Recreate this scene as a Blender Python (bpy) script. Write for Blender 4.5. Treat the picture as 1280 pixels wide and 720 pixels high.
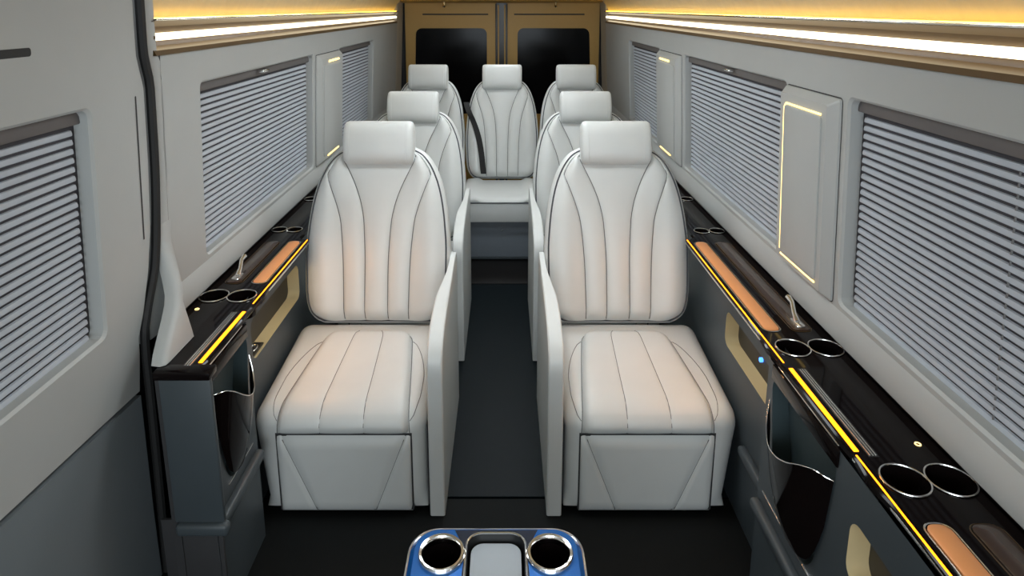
import bpy, bmesh, math
import numpy as np
from mathutils import Vector
from mathutils.geometry import tessellate_polygon

for o in list(bpy.data.objects):
    bpy.data.objects.remove(o, do_unlink=True)
S = bpy.context.scene
COL = S.collection
PI = math.pi

# ------------------------------------------------------------------ camera
FPX, PITCH, HCAM, XCAM = 800.0, math.atan(167 / 800), 1.55, 0.028
cd = bpy.data.cameras.new('camera')
cam = bpy.data.objects.new('camera', cd)
COL.objects.link(cam)
cam.location = (XCAM, 0, HCAM)
cam.rotation_euler = (PI / 2 - PITCH, 0, 0)
cd.sensor_width = 36.0
cd.lens = 36.0 * FPX / 1280
cd.shift_x = (640 - 631) / 1280
cd.shift_y = -(360 - 177) / 1280
cd.clip_start = 0.02
S.camera = cam

# ------------------------------------------------------------------ world, lights, exposure
S.view_settings.view_transform = 'Standard'
S.view_settings.look = 'None'
S.view_settings.exposure = 0.28
S.view_settings.gamma = 1.0
S.view_settings.use_curve_mapping = False
W = bpy.data.worlds.new('world')
S.world = W
W.use_nodes = True
W.node_tree.nodes['Background'].inputs[0].default_value = (0.86, 0.94, 1.0, 1)
W.node_tree.nodes['Background'].inputs[1].default_value = 0.9


def area(name, loc, rot, sx, sy, power, color):
    l = bpy.data.lights.new(name, 'AREA')
    l.shape = 'RECTANGLE'
    l.size, l.size_y, l.energy, l.color = sx, sy, power, color
    o = bpy.data.objects.new(name, l)
    o.location, o.rotation_euler = loc, rot
    COL.objects.link(o)
    return o


# daylight entering through the windscreen, behind the camera
area('windscreen_daylight', (0, -1.15, 1.25), (math.radians(82), 0, 0), 1.5, 0.8, 19, (0.84, 0.93, 1.0))

# ------------------------------------------------------------------ materials


def mat(name, color, rough=0.5, metal=0.0, noise=0.0, nscale=40, bump=0.0, bscale=300, coat=0.0, emit=None, estr=0.0,
        spec=0.5, trans=0.0, bdetail=3):
    m = bpy.data.materials.new(name)
    m.use_nodes = True
    nt = m.node_tree
    b = nt.nodes['Principled BSDF']
    c = (*color, 1)
    b.inputs['Base Color'].default_value = c
    b.inputs['Roughness'].default_value = rough
    b.inputs['Metallic'].default_value = metal
    b.inputs['Specular IOR Level'].default_value = spec
    b.inputs['Coat Weight'].default_value = coat
    b.inputs['Coat Roughness'].default_value = 0.03
    b.inputs['Transmission Weight'].default_value = trans
    if emit:
        b.inputs['Emission Color'].default_value = (*emit, 1)
        b.inputs['Emission Strength'].default_value = estr
    if noise or bump:
        tc = nt.nodes.new('ShaderNodeTexCoord')
    if noise:
        n = nt.nodes.new('ShaderNodeTexNoise')
        n.inputs['Scale'].default_value = nscale
        n.inputs['Detail'].default_value = 4
        nt.links.new(tc.outputs['Object'], n.inputs['Vector'])
        mx = nt.nodes.new('ShaderNodeMix')
        mx.data_type = 'RGBA'
        mx.inputs[6].default_value = (*[v * (1 - noise) for v in color], 1)
        mx.inputs[7].default_value = (*[min(1, v * (1 + noise)) for v in color], 1)
        nt.links.new(n.outputs['Fac'], mx.inputs[0])
        nt.links.new(mx.outputs[2], b.inputs['Base Color'])
    if bump:
        n = nt.nodes.new('ShaderNodeTexNoise')
        n.inputs['Scale'].default_value = bscale
        n.inputs['Detail'].default_value = bdetail
        nt.links.new(tc.outputs['Object'], n.inputs['Vector'])
        bp = nt.nodes.new('ShaderNodeBump')
        bp.inputs['Strength'].default_value = bump
        bp.inputs['Distance'].default_value = 0.004
        nt.links.new(n.outputs['Fac'], bp.inputs['Height'])
        nt.links.new(bp.outputs['Normal'], b.inputs['Normal'])
    return m


M = dict(
    leather=mat('cream_leather', (0.665, 0.685, 0.675), 0.38, noise=0.03, nscale=15, bump=0.06, bscale=420),
    thread=mat('charcoal_piping', (0.06, 0.065, 0.075), 0.6, noise=0.1),
    seam=mat('seam_thread', (0.15, 0.15, 0.15), 0.7, noise=0.1),
    gap=mat('shadow_gap_trim', (0.03, 0.03, 0.032), 0.7, noise=0.1),
    wall=mat('grey_trim_leather', (0.435, 0.447, 0.438), 0.48, noise=0.03, nscale=12, bump=0.05, bscale=500),
    dark=mat('slate_trim', (0.053, 0.066, 0.074), 0.42, noise=0.05, nscale=15, bump=0.08, bscale=500),
    doorlow=mat('door_lower_trim', (0.18, 0.205, 0.222), 0.5, noise=0.04, nscale=10, bump=0.08, bscale=500),
    floor=mat('floor_vinyl', (0.004, 0.0075, 0.0095), 0.45, spec=0.11, noise=0.18, nscale=60, bump=0.12, bscale=350),
    floor2=mat('floor_vinyl_rear', (0.008, 0.0072, 0.007), 0.45, spec=0.2, noise=0.18, nscale=60, bump=0.12, bscale=350),
    mat=mat('floor_mat', (0.0065, 0.0078, 0.008), 0.75, spec=0.2, noise=0.2, nscale=90, bump=0.3, bscale=500),
    riser=mat('riser_panel', (0.22, 0.25, 0.285), 0.35, noise=0.06),
    black=mat('piano_black', (0.006, 0.004, 0.004), 0.07, spec=0.10, noise=0.3, nscale=4),
    blackplastic=mat('black_plastic', (0.012, 0.012, 0.013), 0.35, noise=0.2),
    rubber=mat('black_rubber', (0.012, 0.012, 0.012), 0.7, noise=0.2),
    chrome=mat('chrome', (0.85, 0.84, 0.82), 0.12, metal=1.0, noise=0.02),
    amber=mat('amber_light', (0.9, 0.5, 0.02), 0.4, emit=(1.0, 0.26, 0.003), estr=3.0, noise=0.02),
    led=mat('led_tube', (1, 0.95, 0.8), 0.4, emit=(1.0, 0.88, 0.62), estr=2.4, noise=0.01),
    cove=mat('cove_led', (1, 0.7, 0.2), 0.4, emit=(1.0, 0.60, 0.08), estr=7.0, noise=0.01),
    pillarled=mat('pillar_led', (1, 0.8, 0.4), 0.4, emit=(1.0, 0.70, 0.24), estr=1.7, noise=0.01),
    lamp=mat('added_lamp_diffuser', (1, 1, 1), 0.4, emit=(0.90, 0.96, 1.0), estr=12.3, noise=0.01),  # glow of the added overhead fill lamps
    bronze=mat('bronze_housing', (0.085, 0.047, 0.014), 0.32, metal=0.15, noise=0.06, nscale=20),
    suede=mat('headliner_suede', (0.62, 0.53, 0.36), 0.85, noise=0.10, nscale=25, bump=0.9, bscale=16, bdetail=8),
    blind=mat('blind_fabric', (0.47, 0.505, 0.56), 0.75, noise=0.04, nscale=60, bump=0.15, bscale=700),
    blindback=mat('blind_backing', (0.055, 0.052, 0.06), 0.8, noise=0.1),
    rail=mat('blind_rail', (0.13, 0.118, 0.115), 0.55, noise=0.05),
    orange=mat('orange_tan_pad', (0.98, 0.40, 0.15), 0.4, noise=0.03, bump=0.05),
    brownreflection=mat('brown_reflection', (0.055, 0.032, 0.022), 0.2, coat=0.4, noise=0.06),
    beige=mat('niche_beige', (0.50, 0.42, 0.25), 0.5, noise=0.04),
    nicheback_shaded=mat('niche_back_shaded', (0.035, 0.031, 0.026), 0.5, noise=0.06),  # near-black base colour stands in for the shade inside the niche
    teal=mat('pocket_lining', (0.055, 0.08, 0.088), 0.45, noise=0.06),
    blue=mat('blue_lacquer', (0.012, 0.17, 0.62), 0.15, metal=0.35, coat=1.0, noise=0.05),
    navy=mat('navy_gloss', (0.006, 0.02, 0.06), 0.12, coat=1.0, noise=0.1),
    tray=mat('tray_pad', (0.42, 0.47, 0.53), 0.5, noise=0.03),
    glass=mat('privacy_glass', (0.003, 0.003, 0.0035), 0.12, spec=0.10, noise=0.1),
    belt=mat('belt_webbing', (0.012, 0.012, 0.013), 0.7, noise=0.2, bump=0.4, bscale=900),
    red=mat('red_button', (0.75, 0.03, 0.03), 0.4, noise=0.05),
    bluelamp=mat('blue_indicator', (0.05, 0.2, 1), 0.3, emit=(0.06, 0.25, 1.0), estr=2.5, noise=0.01),
    pillar=mat('rear_pillar_trim', (0.42, 0.38, 0.31), 0.5, noise=0.04, bump=0.05),
    reardoor=mat('rear_door_trim', (0.44, 0.27, 0.07), 0.5, noise=0.04, bump=0.05),
)

# ------------------------------------------------------------------ mesh helpers


class MB:
    def __init__(s):
        s.v, s.f = [], []

    def add(s, vs, fs):
        n = len(s.v)
        s.v += [tuple(map(float, p)) for p in vs]
        s.f += [tuple(i + n for i in f) for f in fs]
        return s

    def grid(s, P, flip=False, closeu=False):
        """P[i][j] -> points; quads between"""
        nu, nv = len(P), len(P[0])
        vs = [p for r in P for p in r]
        fs = []
        for i in range(nu if closeu else nu - 1):
            k = (i + 1) % nu
            for j in range(nv - 1):
                q = (i * nv + j, k * nv + j, k * nv + j + 1, i * nv + j + 1)
                fs.append(q[::-1] if flip else q)
        return s.add(vs, fs)

    def box(s, x0, x1, y0, y1, z0, z1, bevel=0.0, seg=2):
        bm = bmesh.new()
        bmesh.ops.create_cube(bm, size=1)
        for v in bm.verts:
            v.co = (x0 + (v.co.x + .5) * (x1 - x0), y0 + (v.co.y + .5) * (y1 - y0), z0 + (v.co.z + .5) * (z1 - z0))
        if bevel:
            bmesh.ops.bevel(bm, geom=bm.edges[:], offset=bevel, segments=seg, affect='EDGES', profile=0.5)
        bm.verts.index_update()
        s.add([v.co for v in bm.verts], [[v.index for v in f.verts] for f in bm.faces])
        bm.free()
        return s

    def tube(s, path, r, n=8, closed=False, caps=True):
        P = [Vector(p) for p in path]
        m = len(P)
        rows = []
        up = None
        for i in range(m):
            a = P[(i - 1) % m] if (closed or i > 0) else P[i]
            b = P[(i + 1) % m] if (closed or i < m - 1) else P[i]
            t = (b - a)
            if t.length < 1e-9:
                t = Vector((0, 0, 1))
            t.normalize()
            if up is None:
                up = Vector((0, 0, 1)) if abs(t.z) < .9 else Vector((0, 1, 0))
            u = (up - t * up.dot(t))
            u.normalize()
            up = u
            w = t.cross(u)
            rr = r[i] if isinstance(r, (list, tuple)) else r
            rows.append([P[i] + u * (rr * math.cos(2 * PI * k / n)) + w * (rr * math.sin(2 * PI * k / n)) for k in range(n)])
        base = len(s.v)
        vs = [p for q in rows for p in q]
        fs = []
        for i in range(m if closed else m - 1):
            k = (i + 1) % m
            for j in range(n):
                l = (j + 1) % n
                fs.append((i * n + j, i * n + l, k * n + l, k * n + j))
        if caps and not closed:
            fs.append(tuple(range(n))[::-1])
            fs.append(tuple((m - 1) * n + j for j in range(n)))
        return s.add(vs, fs)

    def loft(s, loops, cap0=True, cap1=True):
        n = len(loops[0])
        vs = [p for l in loops for p in l]
        fs = []
        for i in range(len(loops) - 1):
            for j in range(n):
                k = (j + 1) % n
                fs.append((i * n + j, i * n + k, (i + 1) * n + k, (i + 1) * n + j))
        if cap0:
            fs.append(tuple(range(n))[::-1])
        if cap1:
            fs.append(tuple((len(loops) - 1) * n + j for j in range(n)))
        return s.add(vs, fs)

    def holed(s, outer, holes, fn):
        """2D polygon with holes -> triangles; fn(a,b)->3D"""
        polys = [[Vector((a, b, 0)) for a, b in outer]] + [[Vector((a, b, 0)) for a, b in h] for h in holes]
        tris = tessellate_polygon(polys)
        flat = [p for q in polys for p in q]
        return s.add([fn(p.x, p.y) for p in flat], [tuple(t) for t in tris])

    def strip(s, loop, fn0, fn1, closed=True):
        """wall of quads between two images of a 2D loop"""
        n = len(loop)
        vs = [fn0(*p) for p in loop] + [fn1(*p) for p in loop]
        fs = [(i, (i + 1) % n, n + (i + 1) % n, n + i) for i in range(n if closed else n - 1)]
        return s.add(vs, fs)

    def lathe(s, prof, cx, cy, n=32):
        """prof list of (r,z), open"""
        rows = [[(cx + r * math.cos(2 * PI * k / n), cy + r * math.sin(2 * PI * k / n), z) for k in range(n)] for r, z in prof]
        return s.loft(rows, False, False)

    def mirror(s):
        s.v = [(-x, y, z) for x, y, z in s.v]
        s.f = [f[::-1] for f in s.f]
        return s


def wloc(o):
    p = Vector((0, 0, 0))
    while o is not None:
        p += o.location
        o = o.parent
    return p


def build(mb, name, m, parent=None, angle=38, recalc=True):
    V = mb.v
    if parent is not None:
        org = Vector((0, 0, 0))
        off = wloc(parent)
    else:
        A = np.array(V)
        lo, hi = A.min(0), A.max(0)
        org = Vector(((lo[0] + hi[0]) / 2, (lo[1] + hi[1]) / 2, lo[2]))
        off = org
    me = bpy.data.meshes.new(name)
    me.from_pydata([(x - off.x, y - off.y, z - off.z) for x, y, z in V], [], mb.f)
    if recalc:
        bm = bmesh.new()
        bm.from_mesh(me)
        bmesh.ops.remove_doubles(bm, verts=bm.verts, dist=1e-5)
        bmesh.ops.recalc_face_normals(bm, faces=bm.faces)
        bm.to_mesh(me)
        bm.free()
    me.polygons.foreach_set('use_smooth', [True] * len(me.polygons))
    me.set_sharp_from_angle(angle=math.radians(angle))
    me.materials.append(M[m])
    o = bpy.data.objects.new(name, me)
    o.location = org
    if parent is not None:
        o.parent = parent
    COL.objects.link(o)
    return o


def tag(o, label=None, cat=None, group=None, kind=None):
    for k, v in (('label', label), ('category', cat), ('group', group), ('kind', kind)):
        if v:
            o[k] = v
    return o


def thing(name, loc, label, cat, group=None):
    o = bpy.data.objects.new(name, None)
    o.empty_display_size = .05
    o.location = loc
    COL.objects.link(o)
    return tag(o, label, cat, group)


def copy_tree(o, parent=None):
    c = o.copy()
    COL.objects.link(c)
    c.parent = parent
    for ch in list(o.children):
        copy_tree(ch, c)
    return c


def curve(xs, ys):
    """smooth monotone-ish interpolation"""
    xs, ys = np.array(xs, float), np.array(ys, float)
    d = np.diff(ys) / np.diff(xs)
    t = np.zeros_like(ys)
    t[1:-1] = np.where(d[:-1] * d[1:] > 0, 2 * d[:-1] * d[1:] / (d[:-1] + d[1:] + 1e-12), 0)
    t[0], t[-1] = d[0], d[-1]

    def f(x):
        x = min(max(x, xs[0]), xs[-1])
        i = min(int(np.searchsorted(xs, x, 'right')) - 1, len(xs) - 2)
        h = xs[i + 1] - xs[i]
        u = (x - xs[i]) / h
        return float((2 * u**3 - 3 * u**2 + 1) * ys[i] + (u**3 - 2 * u**2 + u) * h * t[i] + (-2 * u**3 + 3 * u**2) * ys[i + 1] + (u**3 - u**2) * h * t[i + 1])
    return f


def rrect(a0, a1, b0, b1, r, n=5):
    pts = []
    for cx, cy, s in ((a1 - r, b1 - r, 0), (a0 + r, b1 - r, PI / 2), (a0 + r, b0 + r, PI), (a1 - r, b0 + r, 1.5 * PI)):
        for k in range(n + 1):
            t = s + PI / 2 * k / n
            pts.append((cx + r * math.cos(t), cy + r * math.sin(t)))
    return pts


def circle(cx, cy, r, n=32):
    return [(cx + r * math.cos(2 * PI * k / n), cy + r * math.sin(2 * PI * k / n)) for k in range(n)]


# ================================================================== THE SHELL
ZS, WS, KS = 0.726, 0.88, 0.0575


def wx(z):
    return WS - KS * (z - ZS)


# ---- floor
fl = tag(build(MB().box(-1.0, 1.0, -1.2, 5.6, -.06, -.012), 'floor', 'gap'), kind='structure')
build(MB().box(-.93, .93, -1.2, 1.786, -.012, 0, .001), 'floor_panel', 'mat', fl)
build(MB().box(-.93, .93, 1.796, 3.424, -.012, 0, .001), 'floor_panel', 'floor', fl)
build(MB().box(-.93, .93, 3.434, 5.6, -.012, 0, .001), 'floor_panel', 'floor2', fl)

# ---- walls
WIN_Z0, WIN_Z1 = 0.812, 1.345
WR = [(0.30, 1.512), (1.846, 2.945), (3.40, 4.275)]
WL = [(1.826, 2.945), (3.40, 4.31)]
DOORW = (0.25, 1.345)


def wall_mesh(side, y0, y1, z0, z1, wins, off=0.0, depth=0.05, outer=None):
    mb = MB()
    fx = lambda d: (lambda y, z: (side * (wx(z) + off + d), y, z))
    holes = [rrect(a, b, WIN_Z0, WIN_Z1, .022) for a, b in wins]
    small = [rrect(a + .006, b - .006, WIN_Z0 + .006, WIN_Z1 - .006, .02) for a, b in wins]
    mb.holed(outer or [(y0, z0), (y1, z0), (y1, z1), (y0, z1)], holes, fx(0))
    for h, g in zip(holes, small):
        n = len(h)
        for A, B, da, db in ((h, g, 0, .006), (g, g, .006, depth)):
            vs = [fx(da)(*p) for p in A] + [fx(db)(*p) for p in B]
            mb.add(vs, [(i, (i + 1) % n, n + (i + 1) % n, n + i) for i in range(n)])
    return mb


wr = tag(build(wall_mesh(1, -1.1, 5.24, .719, 1.441, WR), 'wall_right', 'wall', angle=1), kind='structure')
wl = tag(build(wall_mesh(-1, 1.62, 5.24, .719, 1.441, WL), 'wall_left', 'wall', angle=1), kind='structure')
# dark outer skins behind the trim
tag(build(MB().box(.93, .95, -1.1, 5.5, 0, 1.6), 'wall_outer_right', 'blackplastic'), kind='structure')
tag(build(MB().box(-.95, -.93, -1.1, 5.5, 0, 1.6), 'wall_outer_left', 'blackplastic'), kind='structure')
# rounded lower lip of the window sills
n = 0
for side, y0 in ((1, -1.1), (-1, 1.60)):
    n += 1
    mb = MB()
    prof = [(.0, .80), (-.006, .790), (-.014, .765), (-.018, .742), (-.016, .728), (-.006, .719), (.02, .719)]
    mb.grid([[(side * (wx(z) + d), y, z) for d, z in prof] for y in (y0, 5.24)])
    tag(build(mb, 'trim_%d' % n, 'wall'), kind='structure')

# ---- front sliding door on the left
dfn = lambda d: (lambda y, z: (-(wx(z) + .006 + d), y, z))
edge = [(1.452, .604), (1.462, .70), (1.462, .745), (1.49, .80), (1.522, .90), (1.542, 1.0), (1.550, 1.18), (1.548, 1.36), (1.524, 1.44), (1.522, 1.62)]
door = thing('door_1', (-.88, .5, 0), None, None)
tag(door, kind='structure')
build(wall_mesh(-1, 0, 0, 0, 0, [DOORW], off=.006, depth=.055, outer=[(-1.1, .784)] + edge + [(-1.1, 1.62)]), 'upper_panel', 'wall', door, angle=1)
mb = MB()
low = [(-1.1, .004), (1.50, .004), (1.478, .25), (1.455, .590), (-1.1, .769)]
mb.holed(low, [], dfn(0))
mb.strip(low, dfn(0), dfn(.03))
build(mb, 'lower_panel', 'doorlow', door)
build(MB().grid([[dfn(.02)(y, z) for z in (.0, .80)] for y in (-1.1, 1.45)]), 'shadow_gap', 'gap', door)
mb = MB().holed(rrect(1.508, 1.514, .985, 1.345, .0028), [], dfn(-.0006))
build(mb, 'trim_slot', 'gap', door)
mb = MB().holed(rrect(.4, 1.185, 1.463, 1.479, .006), [], dfn(-.0006))
build(mb, 'trim_slot', 'blackplastic', door)
# rubber seal
pts = [(1.545, 1.60), (1.548, 1.45), (1.57, 1.36), (1.572, 1.18), (1.562, 1.0), (1.545, .90), (1.50, .80), (1.482, .745), (1.482, .70), (1.488, .6), (1.505, .3), (1.52, .0)]
ys = curve([-p[1] for p in pts], [p[0] for p in pts])
path = []
for k in range(60):
    z = 1.60 * (1 - k / 59)
    path.append((-(wx(z) + .002), ys(-z), z))
tag(build(MB().tube(path, .011, 8), 'trim_3', 'rubber'), kind='structure')
# pillar trim between door seal and the wall: flares inward onto the console top
mb = MB()
zz = [.7145, .74, .78, .84, .90, .96, 1.0]
inx = curve(zz, [.780, .784, .793, .813, .836, .858, wx(1.0)])
yf = curve([0.7, .745, .80, .90, 1.0, 1.18, 1.36, 1.45, 1.6], [1.478, 1.485, 1.508, 1.553, 1.572, 1.582, 1.580, 1.562, 1.556])
rows, roll = [], []
for k in range(40):
    z = .7145 + (1.60 - .7145) * k / 39
    w, y0 = wx(z), yf(z)
    roll.append([(-(w + .040), y0, z), (-(w + .022), y0 + .004, z), (-(w + .009), y0 + .014, z), (-(w + .002), y0 + .028, z), (-w, y0 + .042, z), (-w, 1.619 if z < 1.44 else y0 + .043, z)])
mb.grid(roll)
for k in range(16):
    z = .7145 + (1.0 - .7145) * k / 15
    a, w = inx(z), wx(z)
    y0 = yf(z) - .10 * max(0, min(1, (.82 - z) / .1))
    rows.append([(-(a + .035), y0 + .004, z), (-(a + .012), y0, z), (-(a + .002), y0 + .008, z), (-a, y0 + .022, z), (-a, max(1.525, y0 + .03), z), (-(a * .75 + w * .25), max(1.56, y0 + .045), z), (-(w - .0005), max(1.60, y0 + .06), z)])
mb.grid(rows)
tag(build(mb, 'trim_4', 'wall', angle=50), kind='structure')

# ---- light housing, LED tube and cove light along both walls
n = 4
for side, y0 in ((1, -1.1), (-1, 1.592)):
    y1 = 5.235
    n += 1
    g = lambda prof: [[(side * x, y, z) for x, z in prof] for y in (y0, y1)]
    hs = [(.8405, 1.4335), (.832, 1.434), (.838, 1.446), (.856, 1.456), (.862, 1.479), (.856, 1.504), (.834, 1.518), (.829, 1.5185)]
    mb = MB().grid(g(hs))
    for y in (y0, y1):
        mb.add([(side * x, y, z) for x, z in hs] + [(side * .87, y, 1.5185), (side * .87, y, 1.4335)], [tuple(range(len(hs) + 2))])
    tag(build(mb, 'trim_%d' % n, 'bronze', angle=30), kind='structure')
    lab = 'right' if side > 0 else 'left'
    wall_words = 'beside the wall with three pleated blinds' if side > 0 else 'ending at the front door seal'
    t = thing('led_strip_light', (side * .845, y0 + .01, 1.47), 'long glowing warm white LED tube under the headliner ' + wall_words, 'light', 'LED tubes along the walls')
    build(MB().tube([(side * .847, y0 + .012, 1.479), (side * .847, y1 - .004, 1.479)], .0095, 10), 'tube', 'led', t)
    for yy in (y0 + .008, y1 - .004):
        build(MB().tube([(side * .847, yy - .004, 1.479), (side * .847, yy + .004, 1.479)], .011, 10), 'end_cap', 'bronze', t)
    # rail and hidden cove LED
    mb = MB().box(min(side * .822, side * .838), max(side * .822, side * .838), y0, y1, 1.5195, 1.5245, .001)
    rl = build(mb, 'cove_light_rail', 'chrome')
    tag(rl, 'thin polished rail above the LED tube ' + wall_words, 'rail', 'rails above the LED tubes')
    mb = MB().box(min(side * .838, side * .843), max(side * .838, side * .843), y0 + .01, y1 - .01, 1.5215, 1.5265)
    cv = build(mb, 'cove_light', 'cove')
    tag(cv, 'hidden yellow cove strip washing the headliner ' + wall_words, 'light', 'cove strips')

# ---- ceiling / headliner
sec = [(.858, 1.519), (.858, 1.53), (.845, 1.56), (.82, 1.60), (.78, 1.645), (.72, 1.69), (.63, 1.725), (.5, 1.745), (.25, 1.755), (0, 1.757)]
xs_ = curve(range(len(sec)), [p[0] for p in sec])
zs_ = curve(range(len(sec)), [p[1] for p in sec])
R = [(xs_(t), zs_(t)) for t in np.linspace(0, len(sec) - 1, 40)]
mb = MB()
mb.grid([[(x, y, z) for x, z in R] for y in np.linspace(-1.1, 5.27, 12)])
mb.grid([[(-x, y, z) for x, z in R] for y in np.linspace(1.585, 5.27, 9)])
mb.grid([[(-x, y, z) for x, z in R if x < .76] for y in np.linspace(-1.1, 1.585, 5)])
tag(build(mb, 'ceiling', 'suede', angle=60), kind='structure')
mb = MB().box(-.95, .95, -1.1, 5.5, 1.78, 1.80)
tag(build(mb, 'ceiling_outer', 'blackplastic'), kind='structure')
# added fill lamps over the aisle, out of view, to raise overhead light
for i, (y, lb) in enumerate(((1.72, 'added unseen fill lamp over the first seat cushions'), (2.62, 'added unseen fill lamp between the first and second seat rows'), (3.5, 'added unseen fill lamp over the second seat row'), (4.4, 'added unseen fill lamp over the rear seat row'))):
    t = thing('added_ceiling_lamp', (0, y, 1.73), lb, 'lamp', 'added fill lamps')
    lw = .25 if y < 3 else .20 if y < 4 else .12
    build(MB().box(-lw - .02, lw + .02, y - .16, y + .16, 1.738, 1.754, .006), 'frame', 'chrome', t)
    build(MB().box(-lw, lw, y - .14, y + .14, 1.7335, 1.740, .003), 'diffuser', 'lamp', t)

# ---- rear end: pillars, header, two doors with dark glass
YR = 5.42
for side, nm in ((1, 'trim_7'), (-1, 'trim_8')):
    mb = MB()
    pr = [(.86, 5.235), (.842, 5.24), (.835, 5.262), (.832, 5.33), (.826, 5.40), (.822, YR + .01)]
    rows = []
    for z in np.linspace(0, 1.72, 18):
        dx = (wx(z) - wx(1.44))
        rows.append([(side * (x + dx), y, z) for x, y in pr])
    mb.grid(rows)
    tag(build(mb, nm, 'pillar', angle=50), kind='structure')
hd = MB()
hp = [(5.26, 1.79), (5.26, 1.620), (5.268, 1.607), (5.29, 1.600), (5.40, 1.592), (YR + .02, 1.592)]
hd.grid([[(x, y, z) for y, z in hp] for x in (-.86, .86)])
tag(build(hd, 'trim_9', 'reardoor'), kind='structure')
dn = 1
RG = 1.385
for side in (-1, 1):
    dn += 1
    xa, xb = (-.808, -.045) if side < 0 else (.045, .822)
    d = thing('door_%d' % dn, ((xa + xb) / 2, YR, 0), None, None)
    tag(d, kind='structure')
    g = (-.715, -.122) if side < 0 else (.135, .735)
    sp = .03
    hole = []
    for (a, b) in rrect(g[0], g[1], .66, RG, .05):
        k = (RG - b) / (RG - .66)
        hole.append((a + (-sp if a < (g[0] + g[1]) / 2 and side < 0 else sp if a > (g[0] + g[1]) / 2 and side > 0 else 0) * k, b))
    outer = [(xa - (.012 if side < 0 else 0), .01), (xb + (.012 if side > 0 else 0), .01), (xb, 1.62), (xa, 1.62)]
    mb = MB().holed(outer, [hole], lambda x, z: (x, YR, z))
    mb.strip(hole, lambda x, z: (x, YR, z), lambda x, z: (x, YR + .02, z))
    mb.strip(outer, lambda x, z: (x, YR, z), lambda x, z: (x, YR + .03, z))
    build(mb, 'door_panel', 'reardoor', d)
    build(MB().holed(hole, [], lambda x, z: (x, YR + .018, z)), 'pane', 'glass', d)
    sl = (-.655, -.11) if side < 0 else (.105, .69)
    build(MB().box(sl[0], sl[1], YR - .002, YR + .004, 1.493, 1.504, .001), 'trim_slot', 'gap', d)
    # inner edge strip beside the centre gap
    cx = xb if side < 0 else xa
    build(MB().box(cx - .006, cx + .006, YR - .008, YR + .02, .02, 1.585, .002), 'edge_strip', 'blackplastic', d)
    ex = xa if side < 0 else xb
    build(MB().tube([(ex - side * .0 + side * .012, YR - .004, .02), (ex, YR - .004, 1.59)], .008, 6), 'edge_seal', 'rubber', d)
cp = thing('trim_10', (0, YR, 0), None, None)
tag(cp, kind='structure')
build(MB().box(-.038, .042, YR + .006, YR + .02, 0, 1.6), 'centre_cover', 'blackplastic', cp)
for x in (-.026, .028):
    build(MB().box(x - .006, x + .006, YR - .006, YR + .008, .02, 1.575, .002), 'centre_bead', 'reardoor', cp)
tag(build(MB().box(-.95, .95, YR + .04, YR + .06, 0, 1.8), 'wall_rear', 'blackplastic'), kind='structure')
for x, lb in ((-.468, 'small chrome hook above the rear door on the belt side of the middle seat'), (.445, 'small chrome hook above the rear door on the beltless side of the middle seat')):
    t = thing('ceiling_hook', (x, 5.35, 1.56), lb, 'hook', 'rear ceiling hooks')
    build(MB().tube([(x, 5.35, 1.598), (x, 5.35, 1.575)], .008, 8), 'stem', 'chrome', t)
    build(MB().lathe([(.0, 1.553), (.010, 1.556), (.014, 1.563), (.010, 1.572), (0, 1.576)], x, 5.35, 12), 'knob', 'chrome', t)

# ================================================================== BLINDS
PZ0, NP = WIN_Z0 + .004, 25
PITCHZ = (1.305 - PZ0) / NP


def blind(side, y0, y1, label, group, off=0.0, cord=None, tab=None):
    xc = wx(1.08) + off + .036
    t = thing('pleated_blind', (side * xc, (y0 + y1) / 2, WIN_Z0), label, 'window blind', group)
    bx = lambda z: wx(z) + off
    mb = MB()
    mb.grid([[(side * (bx(z) + .0365), y, z) for z in (WIN_Z0 - .01, WIN_Z1 + .01)] for y in (y0 - .01, y1 + .01)])
    build(mb, 'backing', 'blindback', t)
    zr0, zr1 = 1.308, WIN_Z1 - .004
    prof = [(.036, zr0), (.024, zr0 + .001), (.022, zr0 + .004), (.023, zr1 - .003), (.026, zr1), (.036, zr1)]
    build(MB().loft([[(side * (bx(1.32) + d), y, z) for d, z in prof] for y in (y0 + .007, y1 - .007)]), 'head_rail', 'rail', t)
    me = None
    for k in range(NP):
        z = PZ0 + PITCHZ * k
        h = PITCHZ * .65
        if me is None:
            prof = [(.0345, .0), (.0300, .0004), (.0283, .002), (.0280, h * .5), (.0295, h - .0008), (.0345, h)]
            o = build(MB().loft([[(side * (bx(1.08) + d), y, z + q) for d, q in prof] for y in (y0 + .009, y1 - .024)]), 'pleat', 'blind', t, angle=30)
            me, z0 = o.data, z
            o.location.x += side * (wx(z) - wx(1.08))
        else:
            o = bpy.data.objects.new('pleat', me)
            COL.objects.link(o)
            o.parent = t
            o.location = (side * (wx(z) - wx(1.08)), 0, z - z0)
    if cord:
        for k in range(1, NP):
            z = PZ0 + PITCHZ * k
            x = bx(z) + .0285
            build(MB().tube([(side * x, cord, z - .007), (side * x, cord, z + .0015)], .0018, 6), 'cord_loop', 'seam', t)
    if tab:
        m2 = MB().box(min(side * (bx(1.33) - .004), side * (bx(1.33) + .02)), max(side * (bx(1.33) - .004), side * (bx(1.33) + .02)), tab - .03, tab + .03, 1.322, 1.331, .002)
        build(m2, 'pull_tab', 'chrome', t)
    return t


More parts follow.
